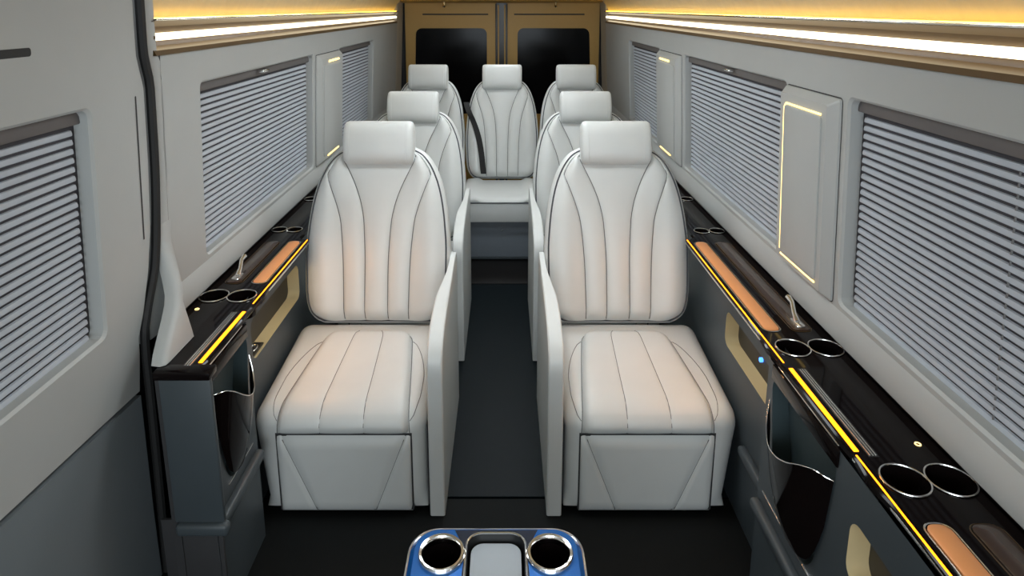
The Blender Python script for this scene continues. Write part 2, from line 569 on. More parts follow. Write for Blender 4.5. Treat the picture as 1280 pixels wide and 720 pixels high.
GB = 'pleated window blinds'
blind(1, *WR[0], 'grey pleated blind in the widest window of the right wall, above the black cup console', GB, cord=1.02)
blind(1, *WR[1], 'grey pleated blind with a silver tab between the two lit pillar covers', GB, tab=2.36)
blind(1, *WR[2], 'small grey pleated blind in the last window of the right wall near the rear doors', GB)
blind(-1, *WL[0], 'grey pleated blind in the left wall window above the console with the hook', GB, tab=2.34)
blind(-1, *WL[1], 'small grey pleated blind in the last left window near the rear doors', GB)
blind(-1, *DOORW, 'grey pleated blind set in the pale sliding door with the slate lower panel', GB, off=.006)

# ================================================================== PILLAR COVERS


def pillar_cover(side, y0, y1, label, lines):
    z0, z1 = .806, 1.334
    t = thing('pillar_cover', (side * wx(z0), (y0 + y1) / 2, z0), label, 'pillar cover', 'lit pillar covers')
    pr = .024
    loops = []
    for d, ins, insn in ((.001, 0, 0), (-pr * .25, .001, .001), (-pr, .012, .028)):
        a, b = y0 + insn, y1 - ins     # camera-facing edge gets the wide chamfer
        lp = rrect(a, b, z0 + ins * 1.3, z1 - ins * 1.6, .007, 4)
        loops.append([(side * (wx(z) + d), y, z) for y, z in lp])
    build(MB().loft(loops, False, True), 'cover', 'wall', t, angle=25)
    lp = rrect(y0 - .003, y1 + .001, z0 - .003, z1 + .003, .012, 4)
    build(MB().holed(lp, [], lambda y, z: (side * (wx(z) - .0006), y, z)), 'shadow_gap', 'gap', t)
    a, b, c, e = y0 + .05, y1 - .045, z0 + .036, z1 - .050
    fx = lambda d: (lambda y, z: (side * (wx(z) - pr + d), y, z))
    lp, l2 = rrect(a, b, c, e, .014, 4), rrect(a + .003, b - .003, c + .003, e - .003, .012, 4)
    mb = MB()
    mb.strip(lp, fx(.002), fx(-.0035))
    n = len(lp)
    mb.add([fx(-.0035)(*p) for p in lp] + [fx(-.005)(*p) for p in l2], [(i, (i + 1) % n, n + (i + 1) % n, n + i) for i in range(n)])
    mb.holed(l2, [], fx(-.005))
    build(mb, 'inner_panel', 'wall', t)
    r = .0028
    P = lambda y, z: (side * (wx(z) - pr - .0015), y, z)
    if 'v' in lines:
        build(MB().tube([P(a + .004, e + .004), P(b - .008, e + .004), P(b + .003, e - .008), P(b + .003, c + .010)], r, 8), 'light_line', 'pillarled', t)
    else:
        build(MB().tube([P(a + .09, e + .014), P(b - .06, e + .014)], .005, 8), 'light_line', 'pillarled', t)
    build(MB().tube([P(a + (.002 if 'v' in lines else .07), c - .004), P(b - (.002 if 'v' in lines else .06), c - .004)], r if 'v' in lines else .005, 8), 'light_line', 'pillarled', t)


pillar_cover(1, 1.535, 1.843, 'grey raised pillar cover outlined by a thin gold light line, beside the widest blind', 'hv')
pillar_cover(1, 2.97, 3.395, 'narrow grey pillar cover with two short gold lights before the last right blind', 'h')
pillar_cover(-1, 2.97, 3.395, 'narrow grey pillar cover with two short gold lights on the wall with the sliding door', 'h')

# ================================================================== SEATS
HW = .250
BSX = 0.0        # sideways shift of the back on its cushion
wv = curve([0, .02, .06, .12, .2, .4, .55, .68, .78, .86, .92, .965, 1.0], [.80, .88, .955, 1.0, 1.02, 1.03, 1.005, .96, .90, .82, .73, .62, .44])
s1v = curve([0, .3, .56, .66, .76, .85, .94, 1.0], [.17, .172, .205, .25, .335, .44, .565, .66])
s2v = curve([0, .3, .56, .64, .74, .83, .92, 1.0], [.475, .495, .55, .60, .69, .78, .87, .95])
REC_CAPTAIN, REC_BENCH = math.radians(19), math.radians(13)
REC = REC_CAPTAIN
BL = .648
VR = np.concatenate([np.linspace(0, .1, 7)[:-1], np.linspace(.1, .88, 24)[:-1], np.linspace(.88, 1, 9)])


def bT(x, a, d, yb=.515, zb=.395):
    return (x, yb + a * math.sin(REC) - d * math.cos(REC), zb + a * math.cos(REC) + d * math.sin(REC))


def bdepth(x, v, tp=0.5):
    xn = abs(x) / (HW * wv(v))
    d = .060 + .016 * math.sin(PI * min(1, v * 1.1)) ** 1
    wing = max(0, min(1, (xn - .45) / .35))
    d += .014 * wing * wing * (3 - 2 * wing)
    e = max(0, (xn - .78) / .22)
    d -= .026 * e ** 2.2
    if v < .08:
        d -= .028 * (1 - v / .08) ** 2
    if v > .9:
        d -= .03 * ((v - .9) / .1) ** 2
    return d


def lim(v):
    w = wv(v)
    b2 = min(s2v(v), w - .05)
    b1 = min(s1v(v), b2 - .05)
    return b1, b2, w


def leather_back(root, offz=0, offy=0, only=None):
    T = lambda x, a, d: tuple(np.array(bT(x, a, d)) + (BSX, offy, offz) + np.array(wloc(root)))
    bounds = lambda v: [-lim(v)[2], -lim(v)[1], -lim(v)[0], lim(v)[0], lim(v)[1], lim(v)[2]]
    NC = 9
    for k in range(5):
        P = []
        for v in VR:
            B = bounds(v)
            row = []
            for j in range(NC + 1):
                t = j / NC
                t2 = .5 - .5 * math.cos(PI * t) if 0 < t < 1 else t
                t2 = .5 * t + .5 * t2
                x = HW * (B[k] + (B[k + 1] - B[k]) * t2)
                fade = min(1, (v + .02) / .06) * min(1, (1.02 - v) / .06)
                pf = (max(0, math.sin(PI * t2))) ** .55
                if k == 0 and t2 < .5 or k == 4 and t2 > .5:
                    pf = 1.0
                row.append(T(x, v * BL, bdepth(x, v) - .010 + .012 * pf * fade))
            P.append(row)
        build(MB().grid(P), 'back_panel', 'leather', root, angle=80)
    # seams
    for sgn in (-1, 1):
        for q, top in ((0, .955), (1, .87)):
            path = []
            for v in np.linspace(.012, top, 26):
                x = sgn * HW * lim(v)[q]
                path.append(T(x, v * BL, bdepth(x, v) - .0092))
            build(MB().tube(path, .0021, 5), 'seam', 'seam', root)
    # outer shell from the piping to the rear
    V = np.concatenate([np.linspace(0, .12, 9)[:-1], np.linspace(.12, .85, 16)[:-1], np.linspace(.85, 1, 14)])
    loop = [(-HW * wv(v), v) for v in V] + [(HW * wv(v), v) for v in V[::-1]]
    pts = np.array([(x, v * BL) for x, v in loop])
    cen = np.array([0, BL * .5])
    m = len(pts)
    nrm = []
    for i in range(m):
        tg = pts[(i + 1) % m] - pts[i - 1]
        nn = np.array([-tg[1], tg[0]])
        nn = nn / (np.linalg.norm(nn) + 1e-9)
        nrm.append(nn)
    nrm = np.array(nrm)
    if (nrm[10] @ (pts[10] - cen)) < 0:
        nrm = -nrm
    ed = np.array([bdepth(x, v) for x, v in loop]) + .002
    levels = []
    for dd, o in ((0, 0), (-.004, .006), (-.016, .013), (-.045, .016), (-.085, .010), (-.105, -.012), (-.112, -.05)):
        levels.append([T(pts[i][0] + nrm[i][0] * o, pts[i][1] + nrm[i][1] * o, ed[i] + dd - .001) for i in range(m)])
    build(MB().loft(levels, False, True), 'back_shell', 'leather', root, angle=60)
    path = [T(pts[i][0] + nrm[i][0] * .001, pts[i][1] + nrm[i][1] * .001, ed[i] + .0005) for i in range(m)]
    build(MB().tube(path, .0034, 6, closed=True), 'piping', 'thread', root)
    # headrest
    ha, hd_ = BL + .018, .062
    hh, hb, hl = .083, .052, .131

    def section(x, sc, n=36):
        out = []
        for k in range(n):
            t = 2 * PI * k / n
            c, s_ = math.cos(t), math.sin(t)
            e = 2 / 2.9
            d = hb * sc * math.copysign(abs(c) ** e, c)
            a = hh * (1 - (1 - sc) * .75) * math.copysign(abs(s_) ** e, s_)
            if d > 0:
                d += .010 * math.cos(PI * x / (2 * hl)) * (d / hb)
            out.append(T(x, ha + a, hd_ + d))
        return out
    xs = [-.106 + .212 * k / 8 for k in range(9)]
    build(MB().loft([section(x, 1) for x in xs]), 'headrest', 'leather', root, angle=60)
    for sg in (-1, 1):
        st = [(.1065, 1.0), (.112, 1.0), (.119, .985), (.125, .94), (.129, .86), (.131, .74), (.1315, .5)]
        build(MB().loft([section(sg * x, s_) for x, s_ in st]), 'headrest_end', 'leather', root, angle=60)
    for sg in (-1, 1):
        build(MB().tube([T(sg * .05, BL - .09, .01), T(sg * .05, BL + .02, .045)], .007, 8), 'headrest_post', 'chrome', root)


def cushion_profile():
    p = [(.012, .020), (.002, .04), (0, .08), (0, .24), (-.001, .283)]
    p += [(-.0015, .292)]
    for k in range(1, 9):
        t = PI / 2 * k / 8
        p.append((.066 - .068 * math.cos(t), .297 + .062 * math.sin(t)))
    for k in range(1, 9):
        u = k / 8
        p.append((.066 + .396 * u, .359 + .028 * u))
    p += [(.485, .388), (.502, .375), (.508, .35), (.508, .04), (.50, .020)]
    return np.array(p)


CP = cushion_profile()
arc = np.concatenate([[0], np.cumsum(np.linalg.norm(np.diff(CP, axis=0), axis=1))])


def cpt(s):
    i = min(max(int(np.searchsorted(arc, s, 'right')) - 1, 0), len(CP) - 2)
    u = (s - arc[i]) / (arc[i + 1] - arc[i])
    p = CP[i] * (1 - u) + CP[i + 1] * u
    a, b = CP[max(i - 1, 0)], CP[min(i + 2, len(CP) - 1)]
    tg = (b - a) / np.linalg.norm(b - a)
    return p, np.array([-tg[1], tg[0]])


CW = .25


def captain_seat(side, label, loc):
    """side=-1: seat on the left of the aisle, its side panel is on +x"""
    root = thing('captain_seat', loc, label, 'seat', 'cream captain seats')
    L = np.array(loc)
    # base foot
    build(MB().box(L[0] - .20, L[0] + .20, L[1] + .05, L[1] + .46, 0, .03), 'base', 'blackplastic', root)
    # cushion body
    nrm = []
    n = len(CP)
    for i in range(n):
        a, b = CP[i - 1], CP[(i + 1) % n]
        tg = (b - a) / (np.linalg.norm(b - a) + 1e-9)
        nrm.append((tg[1], -tg[0]))
    nrm = np.array(nrm)
    if nrm[3][0] < 0:
        nrm = -nrm   # inward at the front is +y
    r = .050
    st = []
    for k in range(9):
        t = PI / 2 * k / 8
        st.append((CW - r + r * math.sin(t), r * (1 - math.cos(t))))
    st = [(-x, i) for x, i in st[::-1]] + [(x, i) for x, i in st]
    loops = []
    for x, ins in st:
        q = CP + nrm * ins * np.array([[1, min(1, max(0, (z_ - .1) / .1))] for _, z_ in CP])
        ex = lambda z: max(0, x * side) / CW * (.004 + .026 * min(1, max(0, (z - .03) / .26)))
        loops.append([(L[0] + x + side * ex(z), L[1] + y, max(.012, z)) for y, z in q])
    build(MB().loft(loops), 'cushion', 'leather', root, angle=50)
    # centre pad panels
    s0, s1 = arc[4] + .003, arc[4] + .492
    hwp = lambda u: .2000 * (1 - .25 * u ** 1.25) * (1 - max(0, (u - .84) / .16) ** 3.5 * .42)
    SR = np.concatenate([np.linspace(0, .12, 7)[:-1], np.linspace(.12, .86, 16)[:-1], np.linspace(.86, 1, 9)])
    for k in range(3):
        P = []
        for u in SR:
            s = s0 + (s1 - s0) * u
            p, nn = cpt(s)
            row = []
            for j in range(11):
                t = j / 10
                t = .5 * t + .5 * (.5 - .5 * math.cos(PI * t))
                lo, hi = -1 + 2 * k / 3, -1 + 2 * (k + 1) / 3
                f = lo + (hi - lo) * t
                x = hwp(u) * f
                pf = max(0, math.sin(PI * t)) ** .5
                edge_ = min(1, max(0, (1 - abs(f)) / .12)) ** .5
                endf = min(1, u / .05) ** .5 * min(1, (1 - u) / .07) ** .5
                h = (.003 + .015 * edge_ + .004 * pf + .009 * math.exp(-(u / .16) ** 2)) * endf - .0015 if 0 < u < 1 else -.003
                if abs(f) > .999:
                    h = -.003
                row.append((L[0] + x, L[1] + p[0] + nn[0] * h, p[1] + nn[1] * h))
            P.append(row)
        build(MB().grid(P), 'seat_pad', 'leather', root, angle=70)
    for f in (-1 / 3, 1 / 3):
        path = []
        for u in np.linspace(.02, .97, 24):
            p, nn = cpt(s0 + (s1 - s0) * u)
            h = (.0165 + .009 * math.exp(-(u / .16) ** 2)) * min(1, u / .05) ** .5 * min(1, (1 - u) / .07) ** .5
            path.append((L[0] + hwp(u) * f, L[1] + p[0] + nn[0] * h, p[1] + nn[1] * h))
        build(MB().tube(path, .0014, 5), 'seam', 'seam', root)
    # pad border groove + bolster seam
    path = []
    for u in np.linspace(0, 1, 40):
        p, nn = cpt(s0 + (s1 - s0) * u)
        path.append((L[0] - hwp(u) * 1.005, L[1] + p[0] + nn[0] * .0002, p[1] + nn[1] * .0002))
    path = path + [(2 * L[0] - x, y, z) for x, y, z in path[::-1]]
    build(MB().tube(path, .0016, 5), 'seam', 'seam', root)
    for sg in (-1, 1):
        path = []
        for u in np.linspace(.08, .86, 24):
            p, nn = cpt(s0 + (s1 - s0) * u)
            x = hwp(u) + .004 + (.040 * math.sin(PI * min(1, (u - .08) / .78)) ** .6)
            x = min(x, .226)
            path.append((L[0] + sg * x, L[1] + p[0] + nn[0] * .0002, p[1] + nn[1] * .0002))
        build(MB().tube(path, .0012, 5), 'seam', 'seam', root)
    # footrest
    fw, z0, z1 = .2035, .014, .283
    build(MB().box(L[0] - fw - .004, L[0] + fw + .004, L[1] - .0015, L[1] + .01, z0 + .004, z1 + .004), 'footrest_gap', 'gap', root)
    sx = lambda v: fw * (.43 + .50 * v)
    for k in range(3):
        P = []
        for v in np.linspace(0, 1, 13):
            B = [-fw, -sx(v), sx(v), fw]
            row = []
            nc = 12
            for j in range(nc + 1):
                t = j / nc
                t = .4 * t + .6 * (.5 - .5 * math.cos(PI * t))
                x = B[k] + (B[k + 1] - B[k]) * t
                e = min(1, (fw - abs(x)) / .02) ** .5 * min(1, min(v, 1 - v) / .07) ** .5
                g = min(1, min(abs(x - B[1]), abs(x - B[2])) / .012)
                h = .004 + .013 * e - .008 * (1 - g) ** 2 * (1 if 0 < v < 1 else 0)
                if e == 0:
                    h = -.001
                row.append((L[0] + x, L[1] - h, z0 + (z1 - z0) * v))
            P.append(row)
        build(MB().grid(P), 'footrest_panel', 'leather', root, angle=80)
    for sg in (-1, 1):
        path = [(L[0] + sg * sx(v), L[1] - .0088, z0 + (z1 - z0) * v) for v in np.linspace(.04, .95, 10)]
        build(MB().tube(path, .0012, 5), 'seam', 'seam', root)
    global BSX
    BSX = -side * .012
    leather_back(root)
    BSX = 0.0
    # side panel with arm profile
    a = -side
    out = [(-.012, .0), (-.012, .30), (-.012, .475), (-.008, .515), (.008, .547), (.045, .577), (.11, .599), (.20, .612), (.32, .620), (.44, .627), (.56, .634), (.60, .632), (.612, .615), (.615, .56), (.615, .0)]
    oy = curve(range(len(out)), [p[0] for p in out])
    oz = curve(range(len(out)), [p[1] for p in out])
    O = [(oy(t), oz(t)) for t in np.linspace(0, len(out) - 1, 57)]
    cy, cz = .3, .3
    thick = curve([-.02, .10, .24, .36, .46, .62], [.046, .046, .044, .032, .023, .021])
    loops = []
    for side_, ins in ((0, .012), (0.0, .004), (.09, 0), (.91, 0), (1, .004), (1, .012)):
        lp = []
        for y, z in O:
            yy = y + (ins if y < .3 else -ins) * (1 if abs(y - .3) > .29 else 0)
            z2 = z - ins * (1 if z > .45 else 0)
            xa = .3045 - side_ * thick(y)
            lp.append((L[0] + a * xa, L[1] + yy, max(z2, .004)))
        loops.append(lp)
    build(MB().loft(loops), 'side_panel', 'leather', root, angle=32)
    build(MB().box(L[0] + min(a * .264, a * .302), L[0] + max(a * .264, a * .302), L[1] - .006, L[1] + .60, 0, .006), 'panel_foot', 'blackplastic', root)
    build(MB().box(L[0] + min(a * .2505, a * .2585), L[0] + max(a * .2505, a * .2585), L[1] + .02, L[1] + .45, .02, .30), 'panel_gap', 'gap', root)
    return root


CX_ = .462
ls = captain_seat(-1, 'cream leather captain seat beside the left console, its base fully in view', (-CX_, 1.722, 0))
rs = captain_seat(1, 'cream leather captain seat beside the blue button niche, its base fully in view', (CX_, 1.722, 0))
for src, lb in ((ls, 'cream captain seat behind the seat beside the console with the flat front face'), (rs, 'cream captain seat behind the seat beside the console with the blue button niche')):
    c = copy_tree(src)
    c.location = (src.location.x * .99, 2.615, 0)
    c['label'] = lb


def bench_seat(loc, label):
    root = thing('rear_seat', loc, label, 'seat', 'cream seats of the rear row')
    L = np.array(loc)
    hw = .238
    # cushion top
    prof = [(.004, .398), (.0, .407), (.004, .417), (.02, .428), (.06, .435), (.25, .432), (.44, .428), (.47, .415), (.47, .398)]
    st = [(-hw, .012), (-hw + .004, .004), (-hw + .014, 0), (-.16, 0), (-.125, .0), (-.09, .004), (0, .006), (.09, .004), (.125, 0), (.16, 0), (hw - .014, 0), (hw - .004, .004), (hw, .012)]
    loops = []
    for x, ins in st:
        dz = .012 if abs(x) == .16 else (-.006 if abs(x) < .13 else .004)
        loops.append([(L[0] + x, L[1] + y + (ins if y < .2 else -ins) * (abs(x) > .2), z + (dz if z > .40 else 0) - (ins if (z > .40 and abs(x) > .2) else 0)) for y, z in prof])
    build(MB().loft(loops), 'cushion', 'leather', root, angle=60)
    build(MB().tube([(L[0] - hw + .004, L[1] + .001, .399), (L[0] + hw - .004, L[1] + .001, .399)], .004, 6), 'piping', 'thread', root)
    build(MB().box(L[0] - hw + .002, L[0] + hw - .002, L[1] + .004, L[1] + .46, .275, .397, .008), 'cushion_fascia', 'leather', root)
    leather_back(root, offz=.04, offy=-.03)
    return root


YB = 3.70
REC = REC_BENCH
HW = .222
b1 = bench_seat((-.482, YB, 0), 'cream leather rear row seat at the left wall, half hidden behind the second left seat')
b2 = copy_tree(b1)
b2.location = (.010, YB, 0)
b2['label'] = 'cream leather rear row seat at the end of the aisle with a black belt'
b3 = copy_tree(b1)
b3.location = (.503, YB, 0)
b3['label'] = 'cream leather rear row seat at the right wall, half hidden behind the second right seat'
t = thing('bench_base', (0, YB + .1, 0), 'slate grey riser box under the rear seats at the aisle end', 'seat base')
build(MB().box(-.70, .70, YB + .10, YB + .46, .0, .2745, .004), 'box', 'riser', t)
build(MB().box(-.70, .70, YB + .085, YB + .10, .004, .018, .002), 'kick_strip', 'dark', t)
build(MB().tube([(.012, YB + .101, .19), (.012, YB + .096, .19)], .006, 10), 'screw', 'chrome', t)

# seat belt and buckles of the middle rear seat
mb = MB()
pts = [(-.270, .50, .155), (-.262, .47, .05), (-.246, .43, .003), (-.220, .38, .002), (-.194, .32, .001), (-.172, .25, 0), (-.158, .18, 0), (-.149, .12, 0), (-.143, .06, .0), (-.138, .02, -.004)]
fx_, fa_, fb_ = [curve(range(len(pts)), [p[i] for p in pts]) for i in range(3)]
rows = []
for t_ in np.linspace(0, len(pts) - 1, 40):
    x, a, back = fx_(t_), fa_(t_), fb_(t_)
    row = []
    for thk in (0, .0015):
        for e in (-.021, .021):
            xx = x + e
            v = min(max(a / BL, 0), 1)
            d = bdepth(max(-HW * wv(v) * .97, xx * .888), v) + .014 - (back if back > 0 else 0) * .25 + thk
            p = bT(xx, a, d)
            row.append((p[0] * .888 + .010, p[1] + YB - .03, p[2] + .04))
    rows.append([row[0], row[1], row[3], row[2]])
mb.loft(rows)
t = build(mb, 'seat_belt', 'belt')
tag(t, 'black seat belt lying down the side of the middle rear seat back', 'seat belt')
for x, lb in ((-.243, 'black belt buckle with red button beside the black belt of the rear seat'), (.262, 'black belt buckle with red button on the beltless edge of the middle rear seat')):
    t = thing('seat_belt_buckle', (x, YB + .43, .42), lb, 'buckle', 'rear seat buckles')
    build(MB().box(x - .012, x + .012, YB + .415, YB + .445, .405, .452, .004), 'body', 'blackplastic', t)
    build(MB().box(x - .013, x + .013, YB + .408, YB + .44, .452, .478, .004), 'button', 'red', t)

# ================================================================== SIDE CONSOLES
ZT = .713


def console(side, y0, y1, ysplit, pocket, strip, rings, pads, niches, hook, label, has_front, amber):
    """built for +x, mirrored for the left"""
    t = thing('side_console', (side * .80, (y0 + y1) / 2, 0), label, 'console', 'side consoles')
    XI, XF = .699, .690     # top inner edge; inner face of the front section
    XB = .750               # inner face of the rear section

    def put(mb, name, m, parent=t, angle=38):
        if side < 0:
            mb.mirror()
        return build(mb, name, m, parent, angle)
    # --- top slab with cup holes
    holes = []
    cxs = lambda yr: (.752, .8345) if yr < 2.2 else (.7815, .8405)
    for (yr, r) in rings:
        for cx in cxs(yr):
            holes.append(circle(cx, yr, r))
    edge_ = [(XI, y) for y in (y1, y0)]
    # inner edge bulges around the inner cup
    inner = []
    for y in np.linspace(y1, y0, 160):
        b = 0
        for (yr, r) in rings:
            b = max(b, .008 * math.exp(-((y - yr) / .045) ** 2))
        sb = min(1, max(0, (y - 2.235) / .02))
        b *= 1 - sb
        b -= .040 * sb
        inner.append((XI - b - (.003 if pocket[0] - .01 < y < pocket[1] + .01 else 0), y))
    outer = ([(.797, y0), (.797, 1.50), (.872, 1.60)] if has_front else [(.872, y0)]) + [(.872, y1)] + inner
    mb = MB()
    mb.holed(outer, holes, lambda x, y: (x, y, ZT))
    ni = len(inner)
    for (da, za), (db, zb) in (((0, ZT), (-.004, ZT - .003)), ((-.004, ZT - .003), (-.005, ZT - .012)), ((-.005, ZT - .012), (0.0, ZT - .020)), ((0, ZT - .020), (.05, ZT - .020))):
        vs = [(x + da, y, za) for x, y in inner] + [(x + db, y, zb) for x, y in inner]
        mb.add(vs, [(i, i + 1, ni + i + 1, ni + i) for i in range(ni - 1)])
    for y in (y0, y1):
        xo = .797 if has_front and y == y0 else .872
        mb.add([(xo, y, ZT), (XI, y, ZT), (XI, y, ZT - .02), (xo, y, ZT - .02)], [(0, 1, 2, 3)])
    put(mb, 'top', 'black', angle=30)
    for (yr, r) in rings:
        for cx in cxs(yr):
            c = MB().lathe([(r, ZT - .001), (r - .002, ZT - .03), (r - .004, ZT - .06), (0.0001, ZT - .062)], cx, yr)
            cup = put(c, 'cup_holder', 'black')
            ring = MB().tube([(cx + (r + .001) * math.cos(2 * PI * k / 40), yr + (r + .001) * math.sin(2 * PI * k / 40), ZT + .002) for k in range(40)], .0019, 8, closed=True)
            put(ring, 'cup_ring', 'chrome', cup)
    # --- amber edge light
    for a, b in amber:
        put(MB().box(XI - .001, XI + .0025, a, b, ZT - .001, ZT + .0012, .0005), 'edge_light', 'amber')
        put(MB().box(XI - .0065, XI - .0035, a, b, ZT - .012, ZT - .006, .0008), 'edge_chrome', 'chrome')
        if b - a > .5 and a > 1:
            yb_ = min(b, 2.05)
            la = area('edge_lamp', (side * (XI - .008), (a + yb_) / 2, ZT - .004), (0, side * math.radians(62), 0), .006, yb_ - a, 0.7, (1.0, 0.45, 0.16))
    # --- strip in the pocket section and chrome slot next to it
    put(MB().box(.7005, .7105, strip[0], strip[1], ZT - .001, ZT + .002, .001), 'strip_light', 'amber')
    put(MB().box(.7215, .7415, strip[0] - .015, strip[1], ZT - .001, ZT + .0006), 'slot', 'blackplastic')
    for q in range(3):
        put(MB().box(.724 + .0058 * q, .7268 + .0058 * q, strip[0] - .012, strip[1] - .004, ZT - .001, ZT + .0018, .0008), 'slot_bar', 'chrome')
    put(MB().box(XI - .0092, XI - .006, pocket[0] + .005, pocket[1] - .02, ZT - .016, ZT - .012, .001), 'edge_chrome', 'chrome')
    # --- arm pads and the modelled reflection beside them
    for (a, b) in pads:
        for x0, x1, m, nm in ((.718, .758, 'orange', 'arm_pad'), (.792, .842, 'brownreflection', 'top_reflection')):  # dark brown slab stands in for a reflection on the gloss top
            lp = rrect(x0, x1, a, b, .016, 6)
            l2 = rrect(x0 + .003, x1 - .003, a + .003, b - .003, .013, 6)
            mb = MB()
            nn = len(lp)
            mb.strip(lp, lambda x, y: (x, y, ZT - .001), lambda x, y: (x, y, ZT + .003))
            mb.add([(x, y, ZT + .003) for x, y in lp] + [(x, y, ZT + .005) for x, y in l2], [(i, (i + 1) % nn, nn + (i + 1) % nn, nn + i) for i in range(nn)])
            mb.holed(l2, [], lambda x, y: (x, y, ZT + .005))
            pd = put(mb, nm, m)
            if nm == 'arm_pad':
                rp = rrect(x0 - .004, x1 + .004, a - .004, b + .004, .02, 6)
                put(MB().tube([(x, y, ZT + .001) for x, y in rp], .0018, 6, closed=True), 'pad_trim', 'chrome', pd)
            else:
                rp = rrect(x0 - .003, x1 + .003, a - .003, b + .003, .019, 6)
                put(MB().tube([(x, y, ZT + .0005) for x, y in rp], .001, 6, closed=True), 'reflection_trim', 'bronze', pd)
    # --- inner faces
    ZM = .288
    fr = lambda y, z: (XF + .014 * (1 - (z - .2) / .5) * 0 + .0, y, z)
    rf = lambda y, z: (XB, y, z)
    pk = pocket
    # rear section with niches
    nh = [[n_ for n_ in rrect(a, b, z0_, z1_, .03, 5)] for (a, b, z0_, z1_) in niches if a > ysplit]
    nf = [[n_ for n_ in rrect(a, b, z0_, z1_, .03, 5)] for (a, b, z0_, z1_) in niches if a <= ysplit]
    mb = MB().holed([(ysplit, .0), (y1, .0), (y1, .694), (ysplit, .694)], nh, rf)
    put(mb, 'side_face', 'dark')
    # front section: pocket opening + niches
    phole = rrect(pk[0], pk[1], .34, .68, .05, 6)
    # narrow the bottom of the pocket
    phole = [(y + ((pk[0] + pk[1]) / 2 - y) * .42 * max(0, min(1, (.62 - z) / .28)) ** 1.5, z) for y, z in phole]
    mb = MB().holed([(y0, .0), (ysplit, .0), (ysplit, .694), (y0, .694)], [phole] + nf, fr)
    mb.add([(XF, ysplit, 0), (XB, ysplit, 0), (XB, ysplit, .694), (XF, ysplit, .694)], [(0, 1, 2, 3)])
    put(mb, 'side_face', 'dark')
    if has_front:
        mb = MB().box(XF - .024, .79, y0 - .006, y0 + .01, .3, .694, .006)
        put(mb, 'front_face', 'dark')
        put(MB().box(XF - .010, .83, y0 + .004, y0 + .012, 0, .30, .001), 'toe_panel', 'gap')
        put(MB().box(XF - .034, .786, y0 - .018, y0 + .01, .268, .302, .010, 3), 'front_moulding', 'dark')
        put(MB().box(.78, .80, y0 + .0, 1.52, .0, .694), 'outer_side', 'gap')
        put(MB().box(XI - .035, .798, y0 - .012, y0 + .03, .694, ZT + .0005, .003), 'front_lip', 'black')
    # moulding
    fm = XF if not has_front else XF - .014
    for (a, b, X, z0_) in ((y0, ysplit - .005, XF, .272), (ysplit + .002, 1.70, XB, .235)):
        mb = MB().box(X - .022, X + .004, a, b, z0_, z0_ + .030, .009, 3)
        put(mb, 'moulding', 'dark')
    put(MB().box(XF - .002, XF + .002, pk[0] - .2 if not has_front else pk[0] + .04, ysplit - .03, .335, .338, .0008), 'accent_line', 'chrome')
    # niches
    for (a, b, z0_, z1_), h in [(q, rrect(q[0], q[1], q[2], q[3], .03, 5)) for q in niches]:
        X = XB if a > ysplit else XF
        mb = MB()
        mb.strip(h, lambda y, z: (X, y, z), lambda y, z: (X + .045, y, z))
        nc = put(mb, 'niche', 'beige')
        put(MB().holed(h, [], lambda y, z: (X + .044, y, z)), 'niche_back_shaded', 'nicheback_shaded', nc)
        mb = MB().box(X + .010, X + .016, a + .05, b - .05, z1_ - .004, z1_ - .001)
        put(mb, 'niche_light', 'amberglow', nc)
        if side > 0 and a > ysplit:
            put(MB().tube([(X + .044, a + .215, z1_ - .066), (X + .036, a + .215, z1_ - .066)], .007, 12), 'niche_button', 'bluelamp', nc)
        if side < 0:
            sw = put(MB().box(X + .008, X + .040, a + .02, a + .11, z0_ - .001, z0_ + .006, .002), 'switch_plate', 'blackplastic', nc)
            mb = MB().tube([(X + .025 + .010 * math.cos(2 * PI * k / 20), a + .065 + .022 * math.sin(2 * PI * k / 20), z0_ + .008) for k in range(20)], .003, 6, closed=True)
            put(mb, 'switch_ring', 'chrome', nc)
    # --- pocket: lining behind, pouch in front with a wavy lip
    mb = MB().strip(phole, lambda y, z: (XF, y, z), lambda y, z: (XF + .05, y, z))
    mb.holed(phole, [], lambda y, z: (XF + .05 - .02 * max(0, (z - .5) / .2), y, z))
    put(mb, 'pocket_lining', 'teal')
    put(MB().box(XF - .004, XF + .02, pk[0] - .004, pk[1] + .004, .655, .694, .003), 'pocket_header', 'black')
    u2y = lambda u: pk[0] + (pk[1] - pk[0]) * u
    lip = curve([0, .1, .25, .42, .60, .78, .92, 1.0], [.622, .618, .596, .562, .535, .522, .545, .600])
    bot = curve([0, .06, .18, .35, .5, .7, .88, .97, 1], [.50, .435, .372, .346, .342, .358, .415, .47, .53])
    P, lipath = [], []
    for u in np.linspace(0, 1, 25):
        row = []
        zt, zb_ = lip(u), bot(u)
        for w in np.linspace(0, 1, 13):
            z = zb_ + (zt - zb_) * w
            bul = .034 * (math.sin(PI * u) ** .6) * (.15 + .85 * w ** .7)
            yy = u2y(u) + ((pk[0] + pk[1]) / 2 - u2y(u)) * .10 * (1 - w)
            row.append((XF - .003 - bul, yy, z))
        P.append(row)
        lipath.append(row[-1])
    mb = MB().grid(P)
    pc = put(mb, 'pocket_pouch', 'black', angle=60)
    put(MB().tube(lipath, .0014, 6), 'pouch_lip', 'chrome', pc)
    bx_, by_ = (.837, 1.106) if side > 0 else (.845, 1.68)
    put(MB().tube([(bx_ + .005 * math.cos(2 * PI * k / 16), by_ + .005 * math.sin(2 * PI * k / 16), ZT + .001) for k in range(16)], .0013, 6, closed=True), 'indicator_ring', 'pillarled')
    # --- hook
    hx, hy = .817, hook
    hk = put(MB().box(hx - .012, hx + .012, hy - .035, hy + .012, ZT, ZT + .010, .004), 'latch', 'chrome')
